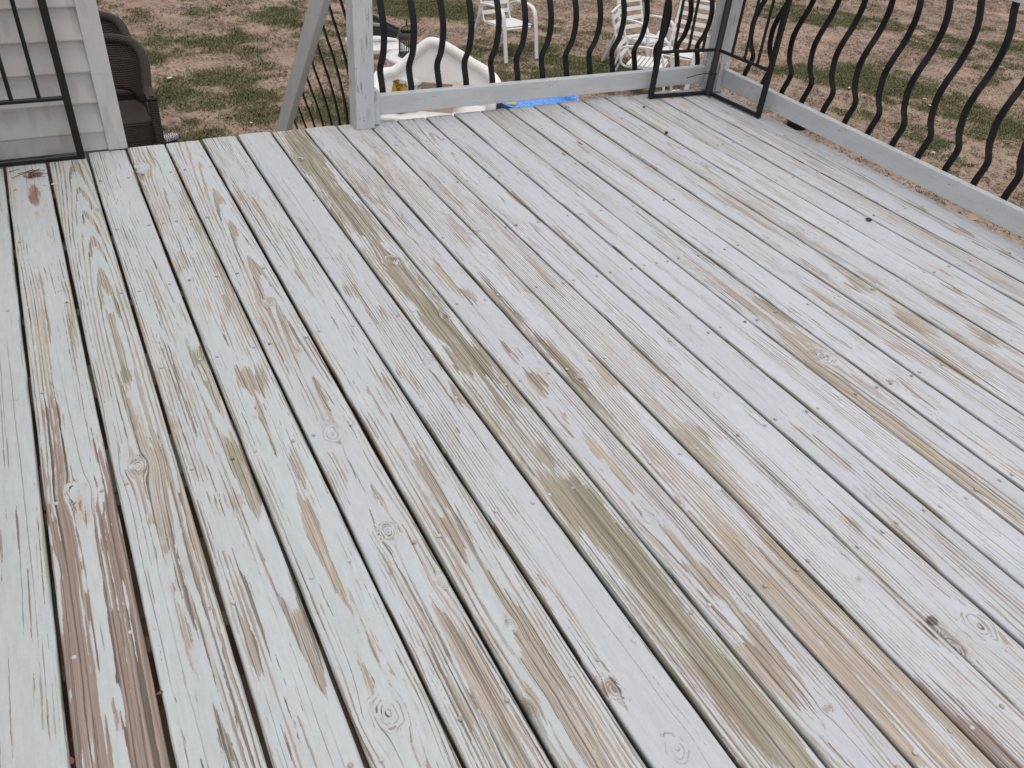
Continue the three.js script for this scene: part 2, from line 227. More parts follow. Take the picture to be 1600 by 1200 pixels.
function boardGeo(k, src, z0, z1) {                        // one plank between gaps k and k + 1, with slightly uneven edges and a little crown
  const xa = gapX(k) + gapW(k) / 2, xb = gapX(k + 1) - gapW(k + 1) / 2, xc = (gapX(k) + gapX(k + 1)) / 2, seg = Math.ceil((z1 - z0) / .06), row = src % ROWS;
  const pos = [], uv = [], idx = [], lift = .0028 * n2(k * 1.9, 4, 77), NP = 10;
  for (let i = 0; i <= seg; i++) {
    const z = z0 + (z1 - z0) * i / seg, s = z - TEX_Z0;
    const wl = .0013 * n2(z * 2, k, 81) + .0007 * n2(z * 14, k, 82), wr = .0013 * n2(z * 2, k, 83) + .0007 * n2(z * 14, k, 84), y0 = lift + .0012 * n2(z * .9, k, 85);
    const L = xa - xc + wl, Rr = xb - xc + wr;
    const pr = [[L + .002, -.036], [L, -.007], [L + .0014, -.0022], [L + .0052, -.0002], [L * .45, .0007], [Rr * .45, .0007], [Rr - .0052, -.0002], [Rr - .0014, -.0022], [Rr, -.007], [Rr - .002, -.036]];
    for (const [x, y] of pr) { pos.push(xc + x, y + (y > -.03 ? y0 : 0), z); uv.push(s / TEX_LEN, (row * ROW_PX + 1 + clamp((x + .07) / .14, .004, .996) * (ROW_PX - 2)) / AT); }
    if (i) for (let j = 0; j < NP - 1; j++) { const a = (i - 1) * NP + j, b = a + 1, c = i * NP + j, d = c + 1; idx.push(a, c, b, b, c, d); }
    if (i) { const a = (i - 1) * NP, b = a + NP - 1, c = i * NP, d = c + NP - 1; idx.push(a, b, c, b, d, c); }
  }
  for (const [i, f] of [[0, 1], [seg, 0]]) {                // end grain
    const b = pos.length / 3; for (let j = 0; j < NP; j++) { const q = (i * NP + j) * 3; pos.push(pos[q], pos[q + 1], pos[q + 2]); uv.push(uv[(i * NP + j) * 2] + (pos[q + 1]) * .3, uv[(i * NP + j) * 2 + 1]); }
    for (let j = 1; j < NP - 1; j++) f ? idx.push(b, b + j, b + j + 1) : idx.push(b, b + j + 1, b + j);
  }
  let g = new THREE.BufferGeometry(); g.setAttribute('position', new THREE.Float32BufferAttribute(pos, 3)); g.setAttribute('uv', new THREE.Float32BufferAttribute(uv, 2)); g.setIndex(idx); g.computeVertexNormals(); return g;
}
console.log('deck textures');

// ---------------------------------------------------------------- other materials
const paintAt = (x, y, worn) => { const n = .955 + .035 * vn(x / 60, y / 9, 41) + .03 * vn(x / 5, y / 2, 42) + .03 * vn(x / 170, y / 120, 43), w = sst(worn, worn + .035, vn(x / 34, y / 7, 44) * .6 + .25 * vn(x / 7, y / 3, 46) + .15 * vn(x / 2.5, y / 1.5, 48)), c = (1 - sst(.03, .12, Math.abs(vn(x / 160, y / 4, 49) - .5))) * sst(.6, .72, vn(x / 50, y / 11, 50)) * (worn > .8 ? .06 : .4); let r = 207 * n, g = 209 * n, b = 210 * n; r += (142 - r) * w; g += (128 - g) * w; b += (112 - b) * w; r += (92 - r) * c; g += (86 - g) * c; b += (80 - b) * c; return [r, g, b]; };
const paintTex = texture(512, 512, (x, y) => paintAt(x, y, .83)), paintTexV = texture(512, 512, (x, y) => paintAt(y, x, .8));
const paintBump = texture(512, 512, (x, y) => { const v = 128 + 50 * n2(x / 40, y / 5, 45) + 30 * n2(x / 7, y / 2, 47); return [v, v, v]; }, false);
const vinylTex = texture(512, 512, (x, y) => { const n = .95 + .05 * vn(x / 90, y / 60, 51) - .05 * sst(.62, .8, vn(x / 14, y / 40, 52)) - .02 * vn(x / 3, y / 3, 53); return [255 * n, 254 * n, 251 * n]; });
const M = {
  paint: std({ map: paintTex, bumpMap: paintBump, bumpScale: .0006, roughness: .62 }),
  paintV: std({ map: paintTexV, bumpMap: paintBump, bumpScale: .0005, roughness: .62 }),
  joist: std({ color: new THREE.Color().setRGB(.17, .13, .09), roughness: .9 }),
  iron: new THREE.MeshPhysicalMaterial({ color: new THREE.Color().setRGB(.008, .007, .009), roughness: .34, specularIntensity: .6 }),
  ironGreen: new THREE.MeshPhysicalMaterial({ color: new THREE.Color().setRGB(.01, .013, .013), roughness: .34, specularIntensity: .7 }),
  vinyl: std({ map: vinylTex, color: new THREE.Color().setRGB(.68, .66, .645), roughness: .55, bumpMap: paintBump, bumpScale: .0004 }),
  trim: std({ map: vinylTex, color: new THREE.Color().setRGB(.72, .71, .705), roughness: .5, bumpMap: paintBump, bumpScale: .0003 }),
  concrete: std({ color: new THREE.Color().setRGB(.3, .29, .27), roughness: .95 }),
};
for (const t of [paintTex, paintTexV, paintBump]) t.repeat.set(1.6, 1.6);

// ---------------------------------------------------------------- ground
const GREEN = [[225, 35, .5], [320, 70, .6], [385, 72, .4], [295, 60, .6], [240, 88, .4], [345, 125, .6], [300, 150, .4], [360, 168, .6], [330, 115, .5], [312, 212, .4], [440, 25, .5], [415, 35, .4], [535, 95, .5], [520, 130, .4], [545, 180, .5], [510, 168, .4], [250, 170, .4], [245, 150, .3], [660, 15, .8], [700, 22, .6], [620, 8, .5], [980, 118, .5], [870, 100, .7], [830, 112, .5], [930, 110, .5], [1260, 25, .6], [1320, 32, .6], [1350, 130, .7], [1400, 130, .6], [1300, 122, .6], [1460, 65, .7], [1340, 110, .7], [1565, 212, .7], [1590, 205, .6], [1595, 22, .6], [1420, 150, .6], [1530, 110, .5], [775, 75, .5], [855, 70, .4], [1010, 20, .4]].map(([x, y, r]) => { const p = onY(x, y, GROUND); return [p.x, p.z, r]; });
function greenAt(x, z) {
  let m = .55 * vn(x * .55, z * .55, 61) + .45 * vn(x * 1.9, z * 1.9, 62) - .5;
  for (const [gx, gz, r] of GREEN) { const dx = x - gx, dz = z - gz, d = (dx * dx + dz * dz) / (r * r); if (d < 4) m += .4 * Math.exp(-d * 1.2); }
  return clamp(m * 1.5 + .42 * n2(x * 2.6, z * 2.6, 69) + .38 * n2(x * 6, z * 6, 63) - .12);
}
const GS = 26, GX = -3, GZ = -23;
const lawnTex = texture(2048, 2048, (i, j) => {
  const x = GX + (i + .5) / 2048 * GS, z = GZ + (j + .5) / 2048 * GS, g = greenAt(x, z);
  const b = vn(x * .8, z * .8, 64), f = vn(x * 24, z * 24, 65), ff = vn(x * 70, z * 70, 66), so = sst(.45, .8, vn(x * 1.4, z * 1.4, 67) * .7 + .3 * vn(x * 6, z * 6, 68));
  let r = 152 + 16 * b, gg = 129 + 14 * b, bb = 113 + 12 * b; r += (134 - r) * so * .5; gg += (110 - gg) * so * .5; bb += (95 - bb) * so * .5;
  const k = g * .55; r += (118 - r) * k; gg += (118 - gg) * k; bb += (80 - bb) * k; const v = .88 + .16 * f + .1 * ff; return [r * v, gg * v, bb * v];
}, true, THREE.MirroredRepeatWrapping);
{
  const seg = 160, g = new THREE.PlaneGeometry(260, 260, seg, seg); g.rotateX(-Math.PI / 2); const p = g.attributes.position, uv = g.attributes.uv;
  for (let i = 0; i < p.count; i++) {                       // finer cells near the deck, gentle bumps
    let x = p.getX(i) / 130, z = p.getZ(i) / 130; x = Math.sign(x) * Math.pow(Math.abs(x), 2.6) * 130 + 6; z = Math.sign(z) * Math.pow(Math.abs(z), 2.6) * 130 - 8;
    p.setXYZ(i, x, GROUND + .03 * n2(x * .7, z * .7, 70) + .012 * n2(x * 3, z * 3, 71), z); uv.setXY(i, (x - GX) / GS, (z - GZ) / GS);
  }
  g.computeVertexNormals(); structure('lawn', g, std({ map: lawnTex, roughness: 1 }));
}
const groundY = (x, z) => GROUND + .03 * n2(x * .7, z * .7, 70) + .012 * n2(x * 3, z * 3, 71);
function tuft(nb, h, w, lean, spread) {
  const pos = [], nor = [];
  for (let i = 0; i < nb; i++) {
    const a = rr(0, 6.283), cx = rr(-spread, spread), cz = rr(-spread, spread), hh = h * rr(.5, 1), l = lean * rr(.3, 1), b = rr(0, 6.283), dx = Math.cos(a) * w * rr(.6, 1.2), dz = Math.sin(a) * w, tx = Math.cos(b) * l, tz = Math.sin(b) * l;
    pos.push(cx - dx, 0, cz - dz, cx + dx, 0, cz + dz, cx + tx * .4 - dx * .7, hh * .65, cz + tz * .4 - dz * .7, cx + dx, 0, cz + dz, cx + tx * .4 + dx * .7, hh * .65, cz + tz * .4 + dz * .7, cx + tx * .4 - dx * .7, hh * .65, cz + tz * .4 - dz * .7, cx + tx * .4 - dx * .7, hh * .65, cz + tz * .4 - dz * .7, cx + tx * .4 + dx * .7, hh * .65, cz + tz * .4 + dz * .7, cx + tx, hh, cz + tz);
    for (let k = 0; k < 9; k++) nor.push(tx * .5, 1, tz * .5);
  }
  const g = new THREE.BufferGeometry(); g.setAttribute('position', new THREE.Float32BufferAttribute(pos, 3)); g.setAttribute('normal', new THREE.Float32BufferAttribute(nor, 3)); return g;
}
function inView(x, z) { const d = V(x, GROUND - CAM_H, z), f = d.dot(cF); if (f < .5) return false; const px = 800 + FOCAL * d.dot(cR) / f, py = 600 - FOCAL * d.dot(cU) / f; return px > -260 && px < 1900 && py > -260 && py < 460; }
function sow(name, label, geo, n, keep, color, mat, group) {
  const im = new THREE.InstancedMesh(geo, mat, n), m = new THREE.Matrix4(), q = new THREE.Quaternion(), c = new THREE.Color(); let i = 0, tries = 0;
  while (i < n && tries++ < n * 30) {
    const x = rr(-2.2, 19), z = rr(-19, -3.2); if (!inView(x, z)) continue; if (x < 3.4 && z > -3.6) continue; if (x < .2 && z > -6.5) continue;
    const g = greenAt(x, z); if (!keep(g, x, z)) continue;
    const s = rr(.6, 1.25); q.setFromAxisAngle(V(0, 1, 0), rr(0, 6.283)); m.compose(V(x, groundY(x, z) - .003, z), q, V(s, s * rr(.7, 1.2), s)); im.setMatrixAt(i, m); color(c, g, x, z); im.setColorAt(i, c); i++;
  }
  im.count = i; im.name = name; im.userData = { label, category: 'grass', kind: 'stuff' }; im.castShadow = im.receiveShadow = true; scene.add(im);
}
const blade = std({ color: 0xffffff, roughness: .95, side: THREE.DoubleSide });
sow('green_grass', 'patches of short green grass growing through the dry lawn', tuft(9, .036, .003, .04, .04), 70000, (g) => rnd() < g * 1.1 - .12, (c, g) => { const v = rr(.85, 1.2); c.setRGB(.17 * v, .195 * v, .085 * v).lerp(new THREE.Color().setRGB(.34, .26, .16), rnd() < .4 ? rr(.3, .8) : 0); }, blade);
sow('dry_grass', 'brown dead grass and thatch covering most of the lawn', tuft(9, .018, .0028, .06, .06), 130000, (g) => rnd() > g * .75, (c, g, x, z) => { const v = rr(.88, 1.12) * (.8 + .4 * vn(x * 1.5, z * 1.5, 73)); c.setRGB(.35 * v, .262 * v, .205 * v); if (rnd() < .1) c.setRGB(.42 * v, .34 * v, .255 * v); }, blade);
sow('straw_tufts', 'taller tufts of straw coloured dead grass standing among the thatch', tuft(11, .035, .0026, .05, .04), 9000, (g, x, z) => rnd() < sst(.45, .75, vn(x * 2.3, z * 2.3, 75)), (c) => { const v = rr(.8, 1.15); c.setRGB(.33 * v, .26 * v, .17 * v); }, blade);
console.log('lawn');

// ---------------------------------------------------------------- the deck
const RIGHT = 3.278;
const deck = thing('wooden_deck', 'weathered wooden deck with peeling pale grey paint on its boards', 'deck');
for (let k = -6; k < NB; k++) {
  const src = k >= 0 ? k : ((-k * 7) % NB), z0 = k <= 3 ? -3.483 + .001 * n2(k, 1, 90) : BACK + .009 * n2(k * 3.3, 2, 91);
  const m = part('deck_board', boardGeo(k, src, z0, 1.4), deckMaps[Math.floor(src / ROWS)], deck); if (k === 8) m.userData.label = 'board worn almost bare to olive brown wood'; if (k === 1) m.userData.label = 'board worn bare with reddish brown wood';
}
const joistZ = []; for (let i = -4; i < 7; i++) joistZ.push(-.684 - .4205 * i);
for (const z of joistZ) if (z > -3.4 && z < 1.35) part('joist', bx(RIGHT + 1.2, .184, .038, (RIGHT - 1.25) / 2, -.129, z), M.joist, deck);
part('rim_board', bx(RIGHT - .25, .184, .038, (RIGHT + .25) / 2 - .008, -.129, -3.462), M.paint, deck);
part('rim_board', bx(.038, .184, 4.8, RIGHT - .03, -.13, -1.04), M.paint, deck);
part('beam', bx(4.3, .184, .08, 1.05, -.314, -2.9), M.joist, deck);
for (const x of [-.9, .8, 3.0]) part('support_post', bx(.09, 1.5, .09, x, -1.15, -2.9), M.joist, deck);
{ // nail heads where boards cross joists
  const g = new THREE.CylinderGeometry(.0042, .0052, .0022, 8); const pts = [];
  for (let k = -3; k < NB; k++) for (const z of joistZ) if (z > -3.45 && z < .2) for (const sd of [-1, 1]) { const f = rnd(); if (f < .1) continue; const xc = (gapX(k) + gapX(k + 1)) / 2; pts.push([xc + sd * rr(.040, .055), z + rr(-.009, .009), f]); if (f > .93) pts.push([xc + rr(-.02, .02), z + rr(-.01, .01), .3]); }
  const im = new THREE.InstancedMesh(g, std({ color: 0xffffff, roughness: .55 }), pts.length), m = new THREE.Matrix4(), c = new THREE.Color();
  pts.forEach(([x, z, f], i) => { const e = new THREE.Euler(rr(-.12, .12), 0, rr(-.12, .12)); m.makeRotationFromEuler(e); m.setPosition(x, .0022 + rr(-.0004, .0012), z); im.setMatrixAt(i, m); f < .13 ? c.setRGB(.3, .2, .14) : f < .4 ? c.setRGB(.42, .38, .34) : c.setRGB(.54, .54, .53); im.setColorAt(i, c); });
  im.name = 'nail_heads'; im.userData.kind = 'stuff'; im.castShadow = im.receiveShadow = true; deck.add(im);
}

// ---------------------------------------------------------------- the house corner
const WALL = -3.5;
const house = thing('house', 'house corner with pale grey vinyl siding and corner trim', 'house', [0, 0, 0]);
part('wall', bx(4.0, 4.4, 3.2, -1.805, .38, WALL - .006 - 1.6, .002), M.vinyl, house);
{
  const course = .115, zf = WALL - .006;
  for (let i = -1; i < 22; i++) {                           // lap siding, each course tilted out at its foot
    const y0 = .0765 + course * (i - 0) - .0005, sh = new THREE.Shape();
    if (i < 0) { sh.moveTo(0, .005); sh.lineTo(.02, .005); sh.lineTo(.017, .0755); sh.lineTo(0, .0755); }
    else { sh.moveTo(0, y0); sh.lineTo(.021, y0); sh.lineTo(.0245, y0 + .003); sh.lineTo(.0245, y0 + .007); sh.lineTo(.006, y0 + course - .001); sh.lineTo(0, y0 + course - .001); }
    const g = new THREE.ExtrudeGeometry(sh, { depth: 3.93, bevelEnabled: false, steps: 1 }); g.rotateY(-Math.PI / 2); boxUV(g); g.translate(.139, 0, zf);
    // shape x -> +z after the turn
    const p = g.attributes.position; part('siding_board', g, M.vinyl, house);
  }
}
// unseen house wing, added to take part of the sky from the nearest boards
part('wall', bx(2.4, 4.4, 5.2, -2.505, .38, -.88, .002), M.vinyl, house);
for (let i = -1; i < 22; i++) {
  const y0 = i < 0 ? .005 : .0765 + .115 * i - .0005, h = i < 0 ? .07 : .113, sh = new THREE.Shape(); sh.moveTo(0, y0); sh.lineTo(.021, y0); sh.lineTo(.0245, y0 + .005); sh.lineTo(.006, y0 + h); sh.lineTo(0, y0 + h);
  const g = new THREE.ExtrudeGeometry(sh, { depth: 5.1, bevelEnabled: false, steps: 1 }); boxUV(g); g.translate(-1.305, 0, -3.44); part('siding_board', g, M.vinyl, house);
}
part('corner_trim', [bx(.072, 2.6, .03, .175, 1.303, WALL + .0095, .003), bx(.03, 2.6, .075, .1965, 1.303, WALL - .044, .003)], M.trim, house);
part('foundation', bx(3.9, 1.6, 3.1, -1.83, -1.15, WALL - 1.6), M.concrete, house);

// ---------------------------------------------------------------- railings
// wavy flat iron balusters: height above the deck, how far the bar leans out
const WAVE = [[.05, 0], [.125, .001], [.165, .014], [.205, .031], [.235, .026], [.285, -.006], [.34, -.022], [.4, -.025], [.46, -.006], [.52, .025], [.58, .044], [.64, .05], [.7, .038], [.76, .01], [.8, 0], [.86, 0]];
function balusterGeo(dir) { return ribbon(WAVE.map(([y, o]) => dir === 'back' ? [0, y, -o] : [o, y, 0]), dir === 'back' ? [1, 0, 0] : [0, 0, 1], .027, .009, 44); }
const balBack = balusterGeo('back'), balRight = balusterGeo('right');
const rail = thing('deck_railing', 'grey railing with wavy black iron balusters along the deck edge facing the patio furniture', 'railing', [0, 0, 0]);
part('post', bx(.087, 1.02, .089, 1.1955, .5105, -3.46, .003), M.paintV, rail);
part('rail', bx(1.885, .089, .038, 2.2135, .083, -3.484, .004), M.paint, rail);
part('top_rail', bx(1.93, .038, .14, 2.206, .91, -3.47, .004), M.paint, rail);
part('rail', bx(1.93, .089, .038, 2.206, .846, -3.484, .004), M.paint, rail);
part('rail_block', bx(.022, .15, .06, 1.2585, .083, -3.47, .002), M.paintV, rail);
part('rail_block', bx(.014, .15, .06, 3.1635, .083, -3.47, .002), M.paintV, rail);
const BX = []; for (let x = 1.3; x < 3.13; x += .1395) BX.push(x);
for (const x of BX) { const b = part('baluster', balBack, M.iron, rail); b.position.set(x + .012, 0, -3.5075); }
const railR = thing('deck_railing', 'grey railing with wavy black iron balusters on the deck side facing the open lawn', 'railing', [0, 0, 0]);
part('post', bx(.09, 1.02, .089, 3.2165, .5105, -3.46, .003), M.paintV, railR);
part('rail', bx(.038, .089, 4.3, 3.243, .083, -1.252, .004), M.paint, railR);
part('rail', bx(.038, .089, 4.3, 3.243, .846, -1.252, .004), M.paint, railR);
part('top_rail', bx(.14, .038, 4.3, 3.228, .91, -1.252, .004), M.paint, railR);
part('rail_block', bx(.06, .15, .013, 3.228, .083, -3.4085, .002), M.paintV, railR);
part('post', bx(.09, 1.02, .089, 3.2165, .5105, .95, .003), M.paintV, railR);
for (let i = 0; i < 28; i++) { const b = part('baluster', balRight, M.iron, railR); b.position.set(3.2665, 0, -3.285 + .1437 * i); }
// stair railing going down behind the opening
const SL = 1.02, sy = (z) => .4015 + (z + 4.015) * SL, stairX = 1.168;
const sr = thing('stair_railing', 'sloping grey stair handrail with thin black balusters beside the deck post', 'railing', [0, 0, 0]);
{
  const ang = Math.atan(SL), L = 2.5, g = bx(.036, .12, L, 0, 0, 0, .003); g.rotateX(-ang); const zc = -4.4;   // board on edge, its upper edge on the measured line
  g.translate(stairX, sy(zc) - .06 / Math.cos(ang), zc); part('handrail', g, M.paint, sr);
  const g2 = bx(.036, .089, L - .3, 0, 0, 0, .003); g2.rotateX(-ang); g2.translate(stairX + .06, sy(-4.7) - 1.13, -4.7); part('rail', g2, M.paint, sr);
  part('post', bx(.089, .7, .089, stairX + .06, GROUND + .35, -5.62, .003), M.paintV, sr);
  const W2 = [[0, .085], [.15, .1], [.3, .106], [.43, .1], [.56, .08], [.69, .05], [.82, .012], [.88, 0], [.94, 0]];
  for (let i = 0; i < 15; i++) { const z = -3.64 - .1135 * i, b = part('baluster', ribbon(W2.map(([y, o]) => [o, y, 0]), [0, 0, 1], .026, .0075, 30), M.iron, sr); b.position.set(stairX + .022, sy(z) - .99, z); }
}
const stair = thing('staircase', 'wooden stairs leading down from the deck to the lawn', 'stairs', [0, 0, 0]);
for (let i = 0; i < 9; i++) part('tread', bx(.86, .036, .23, .68, -.205 - .185 * i, -3.62 - .18 * i), M.paint, stair);
for (const x of [.27, 1.09]) { const g = bx(.036, .24, 2.45, 0, 0, 0); g.rotateX(-Math.atan(1.02)); g.translate(x, -1.0, -4.32); part('stringer', g, M.joist, stair); }

// ---------------------------------------------------------------- iron corner trellises
function trellis(pole, ends, label) {
  const t = thing('corner_trellis', label, 'trellis', [pole[0], 0, pole[1]], 0, 'black metal corner trellises');
  part('pole', [new THREE.CylinderGeometry(.0175, .0175, 2.1, 20).translate(0, 1.055, 0), new THREE.CylinderGeometry(.0215, .0215, .11, 20).translate(0, .059, 0)], M.ironPole, t);
  for (const [ex, ez] of ends) {
    const len = Math.hypot(ex, ez), ux = ex / len, uz = ez / len, turn = Math.atan2(-uz, ux);
    const mk = (name, g, m = M.ironGreen) => { g.rotateY(turn); return part(name, g, m, t); };
    mk('side_leg', bx(.027, 2.1, .02, len, 1.053, 0, .003));
    mk('bottom_bar', rod([.02, .0135, 0], [len - .012, .0135, 0], .0105, 10).toNonIndexed());
    mk('middle_bar', rod([.017, .238, 0], [len - .012, .238, 0], .0085, 10).toNonIndexed());
    for (let i = 1; i < 4; i++) mk('upright_rod', rod([len - .0895 * i, .243, 0], [len - .0895 * i, 2.0, 0], .0075, 8).toNonIndexed());
    mk('top_bar', rod([.017, 2.0, 0], [len - .012, 2.0, 0], .0075, 10).toNonIndexed());
  }
  return t;
}
M.ironPole = std({ color: new THREE.Color().setRGB(.045, .04, .04), roughness: .38 });
const trR = trellis([3.138, -3.388], [[-.365, -.03], [.03, .37]], 'black metal corner trellis standing in the railing corner of the deck');
trellis([-.326, -3.425], [[.362, .0], [-.0, .36]], 'black metal corner trellis standing against the house siding');
solo('cable_tie', [tube([[3.159, .118, -3.383], [3.145, .118, -3.363], [3.122, .118, -3.372], [3.115, .118, -3.39], [3.13, .118, -3.41], [3.155, .118, -3.402], [3.159, .118, -3.386]], .0022, 24, 6), tube([[3.118, .119, -3.375], [3.06, .124, -3.371], [2.99, .121, -3.364], [2.945, .114, -3.36]], .0022, 16, 6)], std({ color: 0x0b0b0d, roughness: .4 }), 'black plastic cable tie round the pole of the corner trellis', 'cable tie');
console.log('deck, house and railings');

// ---------------------------------------------------------------- furniture on the lawn
const weave = texture(256, 256, (x, y) => { const u = x / 16, v = y / 10, o = Math.floor(v) & 1, a = Math.abs((u + o * .5) % 1 - .5) * 2, b = Math.abs(v % 1 - .5) * 2, h = (1 - a * a * .6) * (1 - b * b * b) * (.85 + .3 * vn(x / 9, y / 9, 101)); const q = clamp(h) * 255; return [q, q, q]; }, false); weave.repeat.set(2.6, 2.6);
const weaveCol = texture(256, 256, (x, y) => { const o = Math.floor(y / 10) & 1, e = Math.abs((x / 16 + o * .5) % 1 - .5), f = Math.abs((y / 10) % 1 - .5); const v = (.86 + .14 * vn(x / 20, y / 5, 102)) * (e > .4 || f > .38 ? .72 : 1); return [255 * v, 255 * v, 255 * v]; }); weaveCol.repeat.set(2.6, 2.6);
const F = {
  white: std({ color: new THREE.Color().setRGB(.8, .79, .77), roughness: .45 }),
  strap: std({ color: new THREE.Color().setRGB(.78, .78, .74), roughness: .5 }),
  wickerWhite: std({ color: new THREE.Color().setRGB(.88, .86, .83), roughness: .7, bumpMap: weave, bumpScale: .0015 }),
  wickerDark: std({ map: weaveCol, color: new THREE.Color().setRGB(.075, .054, .045), roughness: .6, bumpMap: weave, bumpScale: .012 }),
};
// white aluminium chair with straps, facing +z
function makePatioChair() {
  const t = thing('patio_chair', '', 'chair', [0, 0, 0], 0, 'white strap patio chairs on the lawn');
  part('seat_frame', [tube([[-.22, .9, -.43], [-.22, .62, -.33], [-.22, .42, -.25], [-.22, .372, -.2], [-.22, .37, -.12], [-.22, .385, .1], [-.22, .392, .2], [-.2, .385, .245], [-.15, .382, .255], [.15, .382, .255], [.2, .385, .245], [.22, .392, .2], [.22, .385, .1], [.22, .37, -.12], [.22, .372, -.2], [.22, .42, -.25], [.22, .62, -.33], [.22, .9, -.43]], .0145, 90, 8), rod([-.255, .378, .05], [.255, .378, .05], .009), rod([-.255, .375, -.17], [.255, .375, -.17], .009)], F.white, t);
  part('top_rail', tube([[-.22, .9, -.43], [-.215, .925, -.438], [-.18, .938, -.442], [.18, .938, -.442], [.215, .925, -.438], [.22, .9, -.43]], .0145, 30, 8), F.white, t);
  for (const s of [-1, 1]) {
    part('arm', ribbon([[s * .26, .0, .37], [s * .26, .2, .33], [s * .26, .4, .29], [s * .26, .53, .255], [s * .26, .6, .2], [s * .26, .625, .1], [s * .26, .62, -.06], [s * .26, .6, -.2], [s * .255, .56, -.275]], [1, 0, 0], .052, .018, 40), F.white, t);
    part('rear_leg', ribbon([[s * .255, .57, -.27], [s * .257, .4, -.3], [s * .26, .2, -.37], [s * .262, 0, -.46]], [1, 0, 0], .048, .018, 16), F.white, t);
  }
  for (let i = 0; i < 8; i++) { const z = -.155 + .055 * i; part('strap', bx(.47, .004, .042, 0, .391 + (z + .15) * .055, z, .0018), F.strap, t); }
  for (let i = 0; i < 5; i++) { const y = .475 + .1 * i, z = -.271 - (y - .475) * .375; const g = bx(.47, .05, .004, 0, 0, 0, .0018); g.rotateX(-.36); g.translate(0, y, z + .006); part('strap', g, F.strap, t); }
  return t;
}
const chair = makePatioChair(); chair.position.set(5.57, GROUND, -10.14); chair.rotation.y = .16; chair.userData.label = 'white strap patio chair standing alone behind the wicker loveseat';
function chairCopy(x, z, turn, label) { const c = chair.clone(); c.name = numbered('patio_chair'); c.position.set(x, GROUND, z); c.rotation.y = turn; c.userData = { ...chair.userData, label }; scene.add(c); return c; }
chairCopy(7.12, -9.12, .2, 'white strap patio chair with its tall strapped back behind two other chairs');
chairCopy(6.45, -8.2, .75, 'white strap patio chair turned sideways in front of the other patio chairs');
chairCopy(7.2, -8.45, -.95, 'white strap patio chair beside the railing corner, facing the loveseat');
{
  const t = thing('footstool', 'low white strap footstool below the railing corner', 'footstool', [6.35, GROUND, -7.05], -.5);
  for (const s of [-1, 1]) part('leg', ribbon([[s * .24, 0, .22], [s * .24, .2, .2], [s * .24, .33, .15], [s * .24, .37, .05], [s * .24, .37, -.05], [s * .24, .33, -.15], [s * .24, .2, -.2], [s * .24, 0, -.22]], [1, 0, 0], .042, .014, 30), F.white, t);
  part('frame', [rod([-.24, .36, .13], [.24, .36, .13], .011), rod([-.24, .36, -.13], [.24, .36, -.13], .011)], F.white, t);
  for (let i = 0; i < 6; i++) part('strap', bx(.042, .004, .28, -.17 + .068 * i, .374, 0, .0018), F.strap, t);
}
// woven shells: a U of wickerwork, path from arm front round the back to the other arm front
function shellPath(hw, zf, zb, rad, n = 64) {
  const pts = []; const L1 = zf - (zb + rad), La = rad * Math.PI / 2, L2 = 2 * (hw - rad), T = 2 * L1 + 2 * La + L2;
  for (let i = 0; i <= n; i++) {
    let d = i / n * T, x, z, nx, nz;
    if (d < L1) { x = -hw; z = zf - d; nx = -1; nz = 0; }
    else if ((d -= L1) < La) { const a = d / rad; nx = -Math.cos(a); nz = -Math.sin(a); x = -hw + rad + rad * nx; z = zb + rad + rad * nz; }
    else if ((d -= La) < L2) { x = -hw + rad + d; z = zb; nx = 0; nz = -1; }
    else if ((d -= L2) < La) { const a = d / rad; nx = Math.sin(a); nz = -Math.cos(a); x = hw - rad + rad * nx; z = zb + rad + rad * nz; }
    else { d -= La; x = hw; z = zb + rad + d; nx = 1; nz = 0; }
    pts.push({ x, z, nx, nz, u: i / n * T });
  }
  return pts;
}
function shell(path, top, bottom, lean, th) {
  const pos = [], uv = [], idx = [], R = 10, C = path.length;
  for (const sd of [1, -1]) for (let j = 0; j <= R; j++) for (const p of path) {
    const t = top(p), b = bottom(p), y = b + (t - b) * j / R, l = lean(p) * Math.max(0, y - .4);
    pos.push(p.x + p.nx * (sd * th / 2 + l), y, p.z + p.nz * (sd * th / 2 + l)); uv.push(p.u, y);
  }
  const off = (R + 1) * C;
  for (let j = 0; j < R; j++) for (let i = 0; i < C - 1; i++) { const a = j * C + i, b = a + 1, c = a + C, d = c + 1; idx.push(a, b, c, b, d, c, off + a, off + c, off + b, off + b, off + c, off + d); }
  for (let i = 0; i < C - 1; i++) { idx.push(i, off + i, i + 1, i + 1, off + i, off + i + 1); const a = R * C + i; idx.push(a, a + 1, off + a, a + 1, off + a + 1, off + a); }
  for (const i of [0, C - 1]) for (let j = 0; j < R; j++) idx.push(j * C + i, (j + 1) * C + i, off + j * C + i, (j + 1) * C + i, off + (j + 1) * C + i, off + j * C + i);
  const g = new THREE.BufferGeometry(); g.setAttribute('position', new THREE.Float32BufferAttribute(pos, 3)); g.setAttribute('uv', new THREE.Float32BufferAttribute(uv, 2)); g.setIndex(idx); g.computeVertexNormals(); return g;
}
function rollGeo(path, top, lean, r, extra = []) {
  const pts = path.map((p) => { const y = top(p), l = lean(p) * Math.max(0, y - .4); return V(p.x + p.nx * l, y, p.z + p.nz * l); });
  const first = pts[0].clone(), last = pts[pts.length - 1].clone(), all = [...extra.map(([dy, dz]) => first.clone().add(V(0, dy, dz))), ...pts, ...extra.slice().reverse().map(([dy, dz]) => last.clone().add(V(0, dy, dz)))];
  const g = new THREE.TubeGeometry(curve(all), 150, r, 12, false), uv = g.attributes.uv; for (let i = 0; i < uv.count; i++) uv.setXY(i, uv.getX(i) * 2.6, uv.getY(i) * .25); return g;
}
